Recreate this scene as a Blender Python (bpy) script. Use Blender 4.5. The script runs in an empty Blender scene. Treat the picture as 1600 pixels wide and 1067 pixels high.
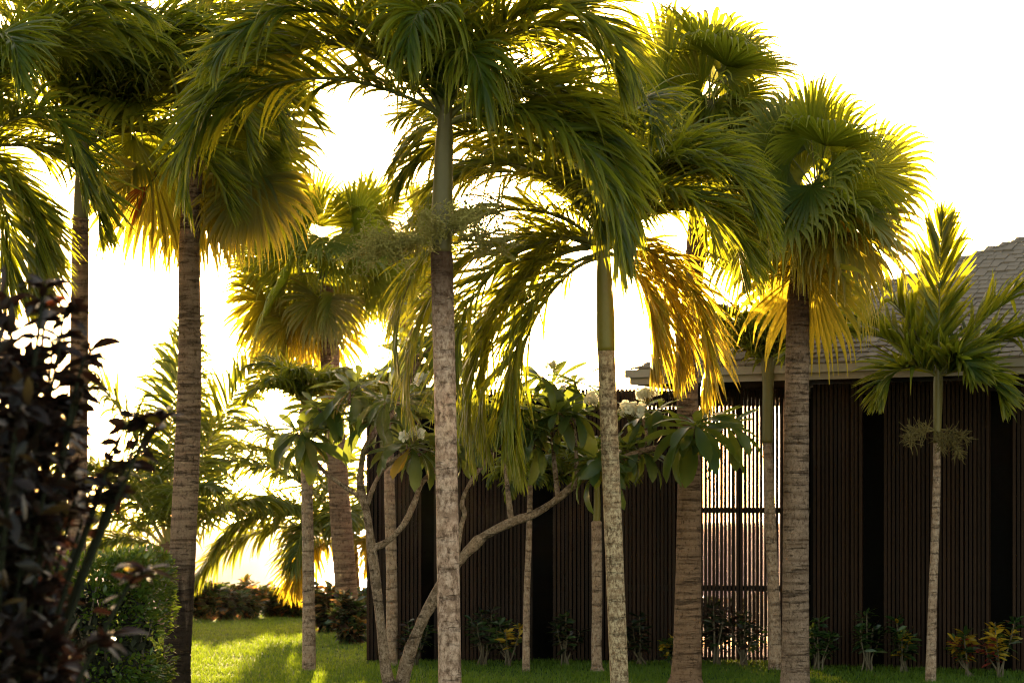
import bpy, math
import numpy as np
from mathutils import Vector, Euler
R = math.radians
rad = np.radians

# ------------------------------------------------------------------ camera, sky, sun, exposure
F, H, HOR = 3778.0, 1.6, 815.0            # focal length in photo pixels, eye height, horizon row
SUN_EL, SUN_AZ = 4.45, -3.5               # degrees; azimuth measured from +Y towards +X
scene = bpy.context.scene
col = scene.collection

cam_d = bpy.data.cameras.new('camera'); cam = bpy.data.objects.new('camera', cam_d); col.objects.link(cam)
cam.location = (0, 0, H); cam.rotation_euler = (R(90), 0, 0)
cam_d.sensor_width = 36; cam_d.lens = 36 * F / 1600
cam_d.shift_y = (HOR - 533.5) / 1600
cam_d.clip_start = 0.1; cam_d.clip_end = 40000
cam_d.dof.use_dof = True; cam_d.dof.focus_distance = 20.5; cam_d.dof.aperture_fstop = 4.0
scene.camera = cam

world = bpy.data.worlds.new('World'); scene.world = world; world.use_nodes = True
wn = world.node_tree.nodes; wl = world.node_tree.links
for n in list(wn): wn.remove(n)
wo = wn.new('ShaderNodeOutputWorld'); bg = wn.new('ShaderNodeBackground'); sk = wn.new('ShaderNodeTexSky')
sk.sky_type = 'NISHITA'; sk.sun_disc = False
sk.sun_elevation = R(SUN_EL); sk.sun_rotation = R(SUN_AZ)
sk.air_density = 0.55; sk.dust_density = 1.4; sk.ozone_density = 0.6; sk.altitude = 0
tint = wn.new('ShaderNodeMix'); tint.data_type = 'RGBA'; tint.blend_type = 'MULTIPLY'
tint.inputs[0].default_value = 1.0; tint.inputs[7].default_value = (1.0, 0.81, 0.56, 1)   # warm white balance of the photograph
wl.new(sk.outputs[0], tint.inputs[6]); wl.new(tint.outputs[2], bg.inputs[0])
bg.inputs[1].default_value = 0.15
wl.new(bg.outputs[0], wo.inputs[0])

sun_d = bpy.data.lights.new('sun', 'SUN'); sun = bpy.data.objects.new('sun', sun_d); col.objects.link(sun)
sun_d.energy = 5.0; sun_d.angle = R(0.53); sun_d.color = (1.0, 0.72, 0.36)
sdir = Vector((math.sin(R(SUN_AZ)) * math.cos(R(SUN_EL)), math.cos(R(SUN_AZ)) * math.cos(R(SUN_EL)), math.sin(R(SUN_EL))))
sun.rotation_euler = sdir.to_track_quat('Z', 'Y').to_euler(); sun.location = (0, 0, 30)

scene.view_settings.view_transform = 'Standard'; scene.view_settings.look = 'None'
scene.view_settings.exposure = 2.8; scene.view_settings.gamma = 1.0
scene.render.engine = 'CYCLES'
cy = scene.cycles
cy.use_denoising = True; cy.filter_width = 1.1; cy.max_bounces = 7; cy.diffuse_bounces = 4; cy.glossy_bounces = 3; cy.transmission_bounces = 6
cy.sample_clamp_indirect = 6.0; cy.caustics_reflective = False; cy.caustics_refractive = False

# ------------------------------------------------------------------ helpers
def P(px, py, d):
    return np.array([(px - 800) * d / F, d, H + (HOR - py) * d / F])
def G(px, d):
    return np.array([(px - 800) * d / F, d, 0.0])
def unit(v):
    return v / np.maximum(np.linalg.norm(v, axis=-1, keepdims=True), 1e-9)

def build(name, V, Q, mat, parent=None, loc=None, cols=None, smooth=True, T=None):
    V = np.asarray(V, np.float32).reshape(-1, 3)
    me = bpy.data.meshes.new(name)
    Q = np.zeros((0, 4), np.int32) if Q is None else np.asarray(Q, np.int32).reshape(-1, 4)
    T = np.zeros((0, 3), np.int32) if T is None else np.asarray(T, np.int32).reshape(-1, 3)
    me.vertices.add(len(V)); me.vertices.foreach_set('co', V.ravel())
    nl = Q.size + T.size
    me.loops.add(nl); me.loops.foreach_set('vertex_index', np.concatenate([Q.ravel(), T.ravel()]))
    st = np.concatenate([np.arange(len(Q)) * 4, Q.size + np.arange(len(T)) * 3]).astype(np.int32)
    me.polygons.add(len(st)); me.polygons.foreach_set('loop_start', st)
    me.polygons.foreach_set('use_smooth', np.full(len(st), smooth))
    if cols is not None:
        a = me.attributes.new('Col', 'FLOAT_COLOR', 'POINT')
        c = np.ones((len(V), 4), np.float32); c[:, :3] = np.asarray(cols).reshape(-1, 3)
        a.data.foreach_set('color', c.ravel())
    me.update(calc_edges=True)
    me.materials.append(mat)
    o = bpy.data.objects.new(name, me); col.objects.link(o)
    if loc is not None: o.location = [float(q) for q in loc]
    if parent is not None: o.parent = parent
    return o

def link(name, me, parent=None, loc=(0, 0, 0), rot=(0, 0, 0), scale=(1, 1, 1)):
    o = bpy.data.objects.new(name, me); col.objects.link(o)
    o.location = [float(q) for q in loc]; o.rotation_euler = rot; o.scale = scale
    if parent is not None: o.parent = parent
    return o

def thing(name, label, cat, base, group=None):
    o = bpy.data.objects.new(name, None); col.objects.link(o)
    o.empty_display_size = 0.2; o.location = [float(q) for q in base]
    o['label'] = label; o['category'] = cat
    if group: o['group'] = group
    return o

class MB:
    """collects vertices / quads / tris / point colours of one mesh"""
    def __init__(s): s.V = []; s.Q = []; s.T = []; s.C = []; s.n = 0
    def add(s, V, Q=None, T=None, C=None):
        V = np.asarray(V, float).reshape(-1, 3)
        if Q is not None: s.Q.append(np.asarray(Q, int).reshape(-1, 4) + s.n)
        if T is not None: s.T.append(np.asarray(T, int).reshape(-1, 3) + s.n)
        if C is None: C = np.full((len(V), 3), .5)
        C = np.asarray(C, float)
        s.C.append(np.broadcast_to(C, (len(V), 3)) if C.ndim == 1 else C.reshape(-1, 3)); s.V.append(V); s.n += len(V)
    def build(s, name, mat, parent=None, loc=None, smooth=True):
        return build(name, np.concatenate(s.V), np.concatenate(s.Q) if s.Q else None, mat, parent, loc,
                     np.concatenate(s.C), smooth, np.concatenate(s.T) if s.T else None)

BOXQ = np.array([[0, 3, 2, 1], [4, 5, 6, 7], [0, 1, 5, 4], [1, 2, 6, 5], [2, 3, 7, 6], [3, 0, 4, 7]])
def box(x0, x1, y0, y1, z0, z1):
    return np.array([[x0, y0, z0], [x1, y0, z0], [x1, y1, z0], [x0, y1, z0], [x0, y0, z1], [x1, y0, z1], [x1, y1, z1], [x0, y1, z1]], float), BOXQ

def catmull(pts, n):
    p = np.asarray(pts, float)
    p = np.vstack([2 * p[0] - p[1], p, 2 * p[-1] - p[-2]])
    m = len(p) - 3
    u = np.linspace(0, m - 1e-6, n); i = u.astype(int); t = (u - i)[:, None]
    a, b, c, d = p[i], p[i + 1], p[i + 2], p[i + 3]
    return .5 * (2 * b + (c - a) * t + (2 * a - 5 * b + 4 * c - d) * t**2 + (3 * b - 3 * c + d - a) * t**3)

def tube(path, rads, sides=6, cap=True, ripple=None):
    path = np.asarray(path, float); n = len(path); rads = np.broadcast_to(np.asarray(rads, float), (n,))
    T = unit(np.gradient(path, axis=0))
    ref = np.array([1., 0, 0]) if abs(T[:, 0]).mean() < .8 else np.array([0, 0, 1.])
    U = unit(ref - (T @ ref)[:, None] * T); W = np.cross(T, U)
    a = np.linspace(0, 2 * np.pi, sides, endpoint=False)
    rr = rads[:, None] * (np.ones((n, sides)) if ripple is None else ripple)
    V = path[:, None] + rr[..., None] * (np.cos(a)[None, :, None] * U[:, None] + np.sin(a)[None, :, None] * W[:, None])
    i = np.arange(n - 1)[:, None] * sides; j = np.arange(sides)[None]; k = (j + 1) % sides
    Q = np.stack([i + j, i + k, i + sides + k, i + sides + j], -1).reshape(-1, 4)
    V = V.reshape(-1, 3); Tt = None
    if cap:
        V = np.vstack([V, path[-1] + T[-1] * rads[-1] * .6, path[0]])
        e = (n - 1) * sides
        Tt = np.vstack([np.stack([e + j[0], e + k[0], np.full(sides, n * sides)], -1), np.stack([k[0], j[0], np.full(sides, n * sides + 1)], -1)])
    return V, Q, Tt

def strips(C, W, M):
    """C,W,M (n,k,3): centre line, half width vector, middle offset -> verts (n,k,3 across), quads"""
    n, k, _ = C.shape
    V = np.stack([C - W, C + M, C + W], 2)
    i = (np.arange(n) * k * 3)[:, None, None]; j = (np.arange(k - 1) * 3)[None, :, None]; h = np.arange(2)[None, None]
    b = i + j + h
    Q = np.stack([b, b + 1, b + 4, b + 3], -1).reshape(-1, 4)
    return V.reshape(-1, 3), Q

# ------------------------------------------------------------------ materials
def newmat(name):
    m = bpy.data.materials.new(name); m.use_nodes = True
    nt = m.node_tree
    for n in list(nt.nodes): nt.nodes.remove(n)
    return m, nt, nt.nodes.new('ShaderNodeOutputMaterial')
def N(nt, t, **kw):
    n = nt.nodes.new(t)
    for k, v in kw.items(): setattr(n, k, v)
    return n
def mixc(nt, fac, a, b, blend='MIX'):
    n = N(nt, 'ShaderNodeMix', data_type='RGBA', blend_type=blend)
    for s, v in ((0, fac), (6, a), (7, b)):
        if hasattr(v, 'is_output') or isinstance(v, bpy.types.NodeSocket): nt.links.new(v, n.inputs[s])
        else: n.inputs[s].default_value = v if s == 0 else (*v, 1)[:4]
    return n.outputs[2]
def math_(nt, op, a, b=0.0, clamp=False):
    n = N(nt, 'ShaderNodeMath', operation=op, use_clamp=clamp)
    for s, v in ((0, a), (1, b)):
        if isinstance(v, bpy.types.NodeSocket): nt.links.new(v, n.inputs[s])
        else: n.inputs[s].default_value = v
    return n.outputs[0]
def ramp(nt, fac, stops):
    n = N(nt, 'ShaderNodeValToRGB'); e = n.color_ramp.elements
    while len(e) < len(stops): e.new(.5)
    for q, (p, c) in zip(e, stops): q.position = p; q.color = (*c, 1) if len(c) == 3 else c
    nt.links.new(fac, n.inputs[0]); return n.outputs[0]
def noise(nt, scale, detail=4, rough=.55, vec=None, dist=0):
    n = N(nt, 'ShaderNodeTexNoise'); n.inputs['Scale'].default_value = scale; n.inputs['Detail'].default_value = detail
    n.inputs['Roughness'].default_value = rough; n.inputs['Distortion'].default_value = dist
    if vec is not None: nt.links.new(vec, n.inputs['Vector'])
    return n.outputs[0]
def objco(nt, scale=(1, 1, 1)):
    t = N(nt, 'ShaderNodeTexCoord'); m = N(nt, 'ShaderNodeMapping'); m.inputs['Scale'].default_value = scale
    nt.links.new(t.outputs['Object'], m.inputs[0]); return m.outputs[0]
def bump(nt, h, strength=.4, dist=.02):
    b = N(nt, 'ShaderNodeBump'); b.inputs['Strength'].default_value = strength; b.inputs['Distance'].default_value = dist
    nt.links.new(h, b.inputs['Height']); return b.outputs[0]
def principled(nt, out, colr, rough=.6, nrm=None, spec=.4):
    p = N(nt, 'ShaderNodeBsdfPrincipled')
    if isinstance(colr, bpy.types.NodeSocket): nt.links.new(colr, p.inputs['Base Color'])
    else: p.inputs['Base Color'].default_value = (*colr, 1)
    if isinstance(rough, bpy.types.NodeSocket): nt.links.new(rough, p.inputs['Roughness'])
    else: p.inputs['Roughness'].default_value = rough
    p.inputs['Specular IOR Level'].default_value = spec
    if nrm is not None: nt.links.new(nrm, p.inputs['Normal'])
    if out is not None: nt.links.new(p.outputs[0], out.inputs[0])
    return p

def leaf_mat(name, c0, c1, tip, trans, tf=.45, rough=.36, tip_amt=.75, spec=.32):
    """Col: r random per leaflet, g position along it, b random per leaf / spare"""
    m, nt, out = newmat(name)
    at = N(nt, 'ShaderNodeAttribute', attribute_name='Col'); sp = N(nt, 'ShaderNodeSeparateColor')
    nt.links.new(at.outputs['Color'], sp.inputs[0])
    oi = N(nt, 'ShaderNodeObjectInfo')
    v = math_(nt, 'SUBTRACT', math_(nt, 'ADD', math_(nt, 'MULTIPLY', sp.outputs[0], .95), math_(nt, 'MULTIPLY', oi.outputs['Random'], .4)), .12, True)
    c = mixc(nt, v, c0, c1)
    nz = noise(nt, 9, 3, .6)
    c = mixc(nt, math_(nt, 'MULTIPLY', nz, .35), c, tuple(q * .5 for q in c0))
    tfac = math_(nt, 'MULTIPLY', math_(nt, 'POWER', sp.outputs[1], 3.0), math_(nt, 'MULTIPLY', math_(nt, 'ADD', sp.outputs[0], .3), tip_amt), True)
    c = mixc(nt, tfac, c, tip)
    brn = math_(nt, 'MULTIPLY', math_(nt, 'GREATER_THAN', sp.outputs[0], .955), math_(nt, 'POWER', sp.outputs[1], .6), True)
    c = mixc(nt, math_(nt, 'MULTIPLY', brn, .7), c, (.20, .12, .035))
    tc = mixc(nt, math_(nt, 'ADD', math_(nt, 'MULTIPLY', v, .5), math_(nt, 'MULTIPLY', tfac, .5)), tuple(q * .6 for q in trans), trans)
    p = principled(nt, None, c, rough, None, spec)
    t = N(nt, 'ShaderNodeBsdfTranslucent'); nt.links.new(tc, t.inputs[0])
    mx = N(nt, 'ShaderNodeMixShader'); mx.inputs[0].default_value = tf
    nt.links.new(p.outputs[0], mx.inputs[1]); nt.links.new(t.outputs[0], mx.inputs[2]); nt.links.new(mx.outputs[0], out.inputs[0])
    return m

def bark_mat(name, base, dark, lich, lich_amt=.5, blotch=9, ring=40, stain=None, top_dark=None, crack=.75):
    """object space is the tree base; stain: (z0,z1) black stain at the foot; top_dark: (z0,z1) dark brown young wood"""
    m, nt, out = newmat(name)
    co = objco(nt)
    n1 = noise(nt, blotch, 6, .65, co); n2 = noise(nt, blotch * 3.1, 5, .7, objco(nt, (1, 1, .6))); n3 = noise(nt, blotch * .45, 3, .5, co)
    rz = noise(nt, 1.0, 3, .5, objco(nt, (2.5, 2.5, ring)))
    fib = noise(nt, 1.0, 3, .6, objco(nt, (60, 60, 5)))
    c = ramp(nt, rz, [(.3, dark), (.52, base), (.75, tuple(min(1, q * 1.15) for q in base))])
    c = mixc(nt, math_(nt, 'MULTIPLY', fib, .35), c, dark)
    lf = ramp(nt, n1, [(.5 - .12 * lich_amt, (0, 0, 0)), (.58 - .08 * lich_amt, (1, 1, 1))])
    lf2 = ramp(nt, n2, [(.44, (0, 0, 0)), (.56, (1, 1, 1))])
    c = mixc(nt, math_(nt, 'MULTIPLY', math_(nt, 'MULTIPLY', lf, lf2), lich_amt), c, lich)
    ck = ramp(nt, noise(nt, 1.0, 4, .65, objco(nt, (4, 4, ring * 1.2))), [(.36, (1, 1, 1)), (.43, (0, 0, 0))])
    c = mixc(nt, math_(nt, 'MULTIPLY', ck, crack), c, tuple(q * .35 for q in dark))
    df = ramp(nt, n2, [(.36, (1, 1, 1)), (.44, (0, 0, 0))])
    n4 = noise(nt, blotch * 7, 3, .6, co); c = mixc(nt, ramp(nt, n4, [(.34, (.55, .55, .55)), (.46, (0, 0, 0))]), c, dark)
    c = mixc(nt, ramp(nt, n4, [(.60, (0, 0, 0)), (.70, (.5, .5, .5))]), c, lich)
    c = mixc(nt, math_(nt, 'MULTIPLY', df, .75), c, tuple(q * .55 for q in dark))
    sx = N(nt, 'ShaderNodeSeparateXYZ'); nt.links.new(objco(nt), sx.inputs[0])
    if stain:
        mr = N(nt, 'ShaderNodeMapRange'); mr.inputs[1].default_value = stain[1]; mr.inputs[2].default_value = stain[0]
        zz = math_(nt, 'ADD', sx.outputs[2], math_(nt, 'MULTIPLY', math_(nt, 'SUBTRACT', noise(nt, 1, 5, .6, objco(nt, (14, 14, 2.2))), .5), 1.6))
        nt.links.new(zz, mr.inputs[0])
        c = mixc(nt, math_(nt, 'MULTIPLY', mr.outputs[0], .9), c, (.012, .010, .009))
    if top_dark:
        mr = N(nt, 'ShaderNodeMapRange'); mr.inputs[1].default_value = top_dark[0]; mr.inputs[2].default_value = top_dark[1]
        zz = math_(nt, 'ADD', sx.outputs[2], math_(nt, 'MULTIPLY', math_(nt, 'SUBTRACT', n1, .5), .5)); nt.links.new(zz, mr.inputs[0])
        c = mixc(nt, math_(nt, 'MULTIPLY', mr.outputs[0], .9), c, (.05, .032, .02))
    h = math_(nt, 'ADD', math_(nt, 'SUBTRACT', rz, math_(nt, 'MULTIPLY', ck, .6)), math_(nt, 'MULTIPLY', n2, .5))
    c = mixc(nt, 1.0, c, (1.12, .86, .73), 'MULTIPLY')
    principled(nt, out, c, .9, bump(nt, h, 1.0, .02), .1)
    return m

def plain_mat(name, c0, c1, scale=8, rough=.7, bs=.2, stretch=(1, 1, 1), spec=.3, bd=.01):
    m, nt, out = newmat(name)
    n = noise(nt, scale, 5, .6, objco(nt, stretch))
    oi = N(nt, 'ShaderNodeObjectInfo')
    f = math_(nt, 'ADD', math_(nt, 'MULTIPLY', n, .7), math_(nt, 'MULTIPLY', math_(nt, 'SUBTRACT', oi.outputs['Random'], .3), .6), True)
    principled(nt, out, mixc(nt, f, c0, c1), rough, bump(nt, n, bs, bd), spec)
    return m

M = {}
M['frond'] = leaf_mat('palm_frond_green', (.024, .054, .006), (.088, .132, .011), (.42, .36, .03), (.52, .50, .018), .47)
M['frond_dark'] = leaf_mat('palm_frond_deep_green', (.019, .048, .006), (.075, .118, .011), (.40, .34, .03), (.47, .48, .018), .46)
M['frond_yellow'] = leaf_mat('palm_frond_yellowing', (.20, .17, .015), (.38, .29, .025), (.44, .24, .03), (.78, .58, .03), .5)
M['coconut'] = leaf_mat('coconut_frond', (.04, .075, .010), (.10, .13, .016), (.30, .27, .04), (.42, .44, .03), .36)
M['fan'] = leaf_mat('fan_leaf_green', (.026, .058, .006), (.098, .140, .012), (.46, .38, .06), (.50, .50, .02), .46, tip_amt=.8)
M['fan_old'] = leaf_mat('fan_leaf_yellowing', (.08, .10, .012), (.22, .19, .025), (.48, .34, .07), (.66, .52, .03), .5)
M['fan_dead'] = leaf_mat('fan_leaf_dead', (.10, .065, .03), (.20, .13, .06), (.28, .19, .09), (.35, .22, .08), .3)
M['fan_red'] = leaf_mat('fan_leaf_red_brown', (.22, .05, .02), (.36, .09, .035), (.40, .16, .06), (.6, .15, .05), .45)
M['plumeria'] = leaf_mat('frangipani_leaf', (.030, .060, .016), (.075, .120, .026), (.10, .13, .03), (.34, .40, .04), .38, .3, .2)
M['plumeria_old'] = leaf_mat('frangipani_leaf_yellowing', (.30, .20, .02), (.46, .32, .04), (.36, .14, .03), (.75, .5, .05), .45, .4, .5)
M['petal'] = leaf_mat('frangipani_petal', (.70, .66, .52), (.82, .79, .66), (.85, .83, .74), (.75, .70, .5), .35, .5, .3, .2)
M['hedge'] = leaf_mat('hedge_leaf', (.022, .052, .010), (.070, .125, .018), (.09, .14, .03), (.30, .40, .03), .34, .22, .3, .5)
M['purple'] = leaf_mat('dark_purple_leaf', (.006, .005, .004), (.018, .011, .009), (.05, .022, .015), (.08, .03, .02), .2, .35, .4)
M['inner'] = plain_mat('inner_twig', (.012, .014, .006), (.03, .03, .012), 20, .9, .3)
M['crownshaft'] = plain_mat('crownshaft_green', (.10, .075, .018), (.19, .14, .036), 5, .45, .1, (3, 3, .6), .4)
M['crownshaft_olive'] = plain_mat('crownshaft_olive', (.16, .13, .018), (.27, .20, .028), 5, .45, .1, (3, 3, .6), .4)
M['midrib'] = plain_mat('frond_midrib', (.09, .09, .02), (.20, .17, .05), 12, .5, .1)
M['midrib_pale'] = plain_mat('coconut_midrib', (.28, .24, .07), (.40, .33, .12), 12, .5, .1)
M['flower_spray'] = plain_mat('palm_flower_branch', (.25, .20, .045), (.42, .34, .085), 20, .7, .2)
M['fruit_spray'] = plain_mat('palm_fruit_branch', (.12, .085, .025), (.24, .17, .05), 20, .7, .2)
M['plum_bark'] = bark_mat('frangipani_bark', (.22, .18, .135), (.08, .065, .045), (.40, .36, .30), .7, 16, 12)
M['twig'] = plain_mat('shrub_stem', (.08, .06, .04), (.18, .14, .09), 20, .85, .3)
M['slat'] = plain_mat('dark_stained_slat', (.012, .006, .004), (.040, .018, .009), 3, .6, .25, (30, 30, 1.2), .15, .004)
M['rail'] = plain_mat('dark_rail', (.012, .009, .007), (.025, .017, .012), 6, .6, .2)
M['dark_wall'] = plain_mat('black_stained_wall', (.004, .0035, .003), (.008, .0065, .0055), 4, .8, .2, (1, 1, 1), .05)
M['inner_wall'] = plain_mat('brown_wall', (.10, .06, .035), (.16, .10, .06), 4, .7, .2)
M['shingle'] = plain_mat('grey_wood_shingle', (.13, .095, .072), (.33, .25, .19), 2.5, .8, .35, (8, 8, 8), .25, .006)
M['fascia'] = plain_mat('taupe_fascia', (.34, .27, .215), (.40, .32, .26), 3, .55, .08, (1, 1, 1), .35)
M['terrace'] = plain_mat('pale_stone', (.36, .30, .25), (.50, .43, .36), 3, .5, .15)
for nm, b, d, l, la, bl, rg, stn, td in (
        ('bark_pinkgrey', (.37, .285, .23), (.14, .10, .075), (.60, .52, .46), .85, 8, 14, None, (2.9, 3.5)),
        ('bark_lichen', (.34, .27, .185), (.12, .095, .06), (.60, .57, .42), .9, 13, 22, None, None),
        ('bark_grey', (.35, .285, .225), (.14, .11, .085), (.52, .48, .42), .6, 14, 20, None, None),
        ('bark_left', (.29, .21, .15), (.12, .08, .055), (.32, .28, .23), .35, 10, 26, None, None),
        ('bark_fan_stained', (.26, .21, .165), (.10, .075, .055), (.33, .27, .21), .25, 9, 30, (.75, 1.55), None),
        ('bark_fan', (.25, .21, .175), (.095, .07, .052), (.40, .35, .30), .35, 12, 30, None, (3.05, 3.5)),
        ('bark_brown', (.25, .18, .125), (.10, .068, .047), (.27, .22, .17), .25, 8, 34, None, None)):
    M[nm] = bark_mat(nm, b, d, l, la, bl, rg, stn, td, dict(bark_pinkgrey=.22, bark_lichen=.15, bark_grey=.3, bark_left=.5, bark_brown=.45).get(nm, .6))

m, nt, out = newmat('dimming_pane_tint')  # tint of the unseen pane added to cut glare through the slats
tr_ = N(nt, 'ShaderNodeBsdfTransparent'); tr_.inputs[0].default_value = (.60, .56, .62, 1); gl_ = N(nt, 'ShaderNodeBsdfGlossy'); gl_.inputs['Roughness'].default_value = .05
mx = N(nt, 'ShaderNodeMixShader'); mx.inputs[0].default_value = .03
nt.links.new(tr_.outputs[0], mx.inputs[1]); nt.links.new(gl_.outputs[0], mx.inputs[2]); nt.links.new(mx.outputs[0], out.inputs[0]); M['dimming_tint'] = m
# croton leaves take their colour from the point colours
m, nt, out = newmat('croton_leaf')
at = N(nt, 'ShaderNodeAttribute', attribute_name='Col')
p = principled(nt, None, at.outputs['Color'], .3, None, .5)
t = N(nt, 'ShaderNodeBsdfTranslucent'); nt.links.new(mixc(nt, 1.0, at.outputs['Color'], (2.2, 1.8, 1.0), 'MULTIPLY'), t.inputs[0])
mx = N(nt, 'ShaderNodeMixShader'); mx.inputs[0].default_value = .35
nt.links.new(p.outputs[0], mx.inputs[1]); nt.links.new(t.outputs[0], mx.inputs[2]); nt.links.new(mx.outputs[0], out.inputs[0])
M['croton'] = m
# lawn soil / turf and blades
m, nt, out = newmat('lawn_turf')
n1 = noise(nt, .7, 5, .6, objco(nt)); n2 = noise(nt, 30, 4, .7, objco(nt))
c = mixc(nt, n1, (.022, .055, .007), (.05, .085, .009)); c = mixc(nt, math_(nt, 'MULTIPLY', n2, .5), c, (.02, .03, .006))
principled(nt, out, c, .9, bump(nt, n2, .8, .03), .1); M['turf'] = m
M['grass'] = leaf_mat('grass_blade', (.040, .105, .008), (.095, .165, .012), (.15, .19, .02), (.30, .41, .012), .42, .45, .6, .3)
m, nt, out = newmat('sea_water')
w1 = noise(nt, 1.0, 4, .6, objco(nt, (.35, .9, 1))); w2 = noise(nt, 1.0, 3, .6, objco(nt, (1.6, 3.5, 1)))
h = math_(nt, 'ADD', w1, math_(nt, 'MULTIPLY', w2, .35))
bn = bump(nt, h, 1.0, .4)
df_ = N(nt, 'ShaderNodeBsdfDiffuse'); df_.inputs[0].default_value = (.15, .13, .12, 1); gl_ = N(nt, 'ShaderNodeBsdfGlossy'); gl_.inputs['Roughness'].default_value = .28; gl_.inputs[0].default_value = (.66, .70, 1, 1)
nt.links.new(bn, df_.inputs['Normal']); nt.links.new(bn, gl_.inputs['Normal'])
mx = N(nt, 'ShaderNodeMixShader'); mx.inputs[0].default_value = .06
nt.links.new(df_.outputs[0], mx.inputs[1]); nt.links.new(gl_.outputs[0], mx.inputs[2]); nt.links.new(mx.outputs[0], out.inputs[0]); M['sea'] = m
m, nt, out = newmat('pool_water')
w1 = noise(nt, 1.0, 3, .5, objco(nt, (2.5, 4, 1)))
principled(nt, out, (.05, .09, .10), .06, bump(nt, w1, .3, .02), .5); M['pool'] = m

# ------------------------------------------------------------------ terrain, sea, lawn
rng = np.random.default_rng(7)
ys = np.array([-60, -20, 0, 10, 16, 20, 24, 28, 32, 36, 40, 42, 44, 48, 54, 62, 75, 120, 400, 2000, 20000], float)
xs = np.concatenate([[-12000, -2000, -300, -60], np.linspace(-20, 20, 41), [60, 300, 2000, 12000]])
def ground_z(x, y):
    s = np.clip((y - 41.0) / 16, 0, 1)
    return -5.5 * s * s * (3 - 2 * s) - np.clip((y - 70) / 60, 0, 1) * 6
X, Y = np.meshgrid(xs, ys); V = np.stack([X, Y, ground_z(X, Y)], -1)
ny, nx = X.shape; i = np.arange(ny - 1)[:, None] * nx + np.arange(nx - 1)[None]
o = build('ground', V, np.stack([i, i + 1, i + nx + 1, i + nx], -1), M['turf']); o['kind'] = 'structure'
xs = np.array([-15000, -1500, -200, -40, 0, 40, 200, 1500, 15000.]); ys = np.array([44, 60, 90, 150, 400, 1500, 6000, 20000.])
X, Y = np.meshgrid(xs, ys); V = np.stack([X, Y, X * 0 - 3.6], -1); ny, nx = X.shape; i = np.arange(ny - 1)[:, None] * nx + np.arange(nx - 1)[None]
o = build('sea', V, np.stack([i, i + 1, i + nx + 1, i + nx], -1), M['sea']); o['kind'] = 'structure'

nb = 330000
d = 20.5 + 23.5 * rng.random(nb) ** 1.25
x = (rng.random(nb) - .5) * 2 * (.235 * d)
keep = ~((d > 27.8) & (x > (580 - 800) * d / F))
d, x = d[keep], x[keep]; nb = len(d)
tuft = np.sin(x * 3.1 + np.sin(d * 1.7) * 2) * np.sin(d * 2.3 + x) * .25 + .8
hgt = (.028 + .04 * rng.random(nb)) * tuft; aa = rng.random(nb) * 2 * np.pi; wd = .0035 + .003 * rng.random(nb)
ln = (rng.random((nb, 2)) - .5) * .9 * hgt[:, None]
b0 = np.stack([x, d, ground_z(x, d) - .004], -1); wv = np.stack([np.cos(aa) * wd, np.sin(aa) * wd, wd * 0], -1)
tp = b0 + np.stack([ln[:, 0], ln[:, 1], hgt], -1)
V = np.stack([b0 - wv, b0 + wv, tp], 1); C = np.zeros((nb, 3, 3)); C[..., 0] = np.clip(rng.random(nb) * .6 + tuft * .35, 0, 1)[:, None]; C[:, 2, 1] = 1
o = build('lawn_grass', V, None, M['grass'], None, None, C, True, np.arange(nb * 3)); o['kind'] = 'stuff'
o['label'] = 'short green lawn grass lit in golden stripes'; o['category'] = 'grass'

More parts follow.
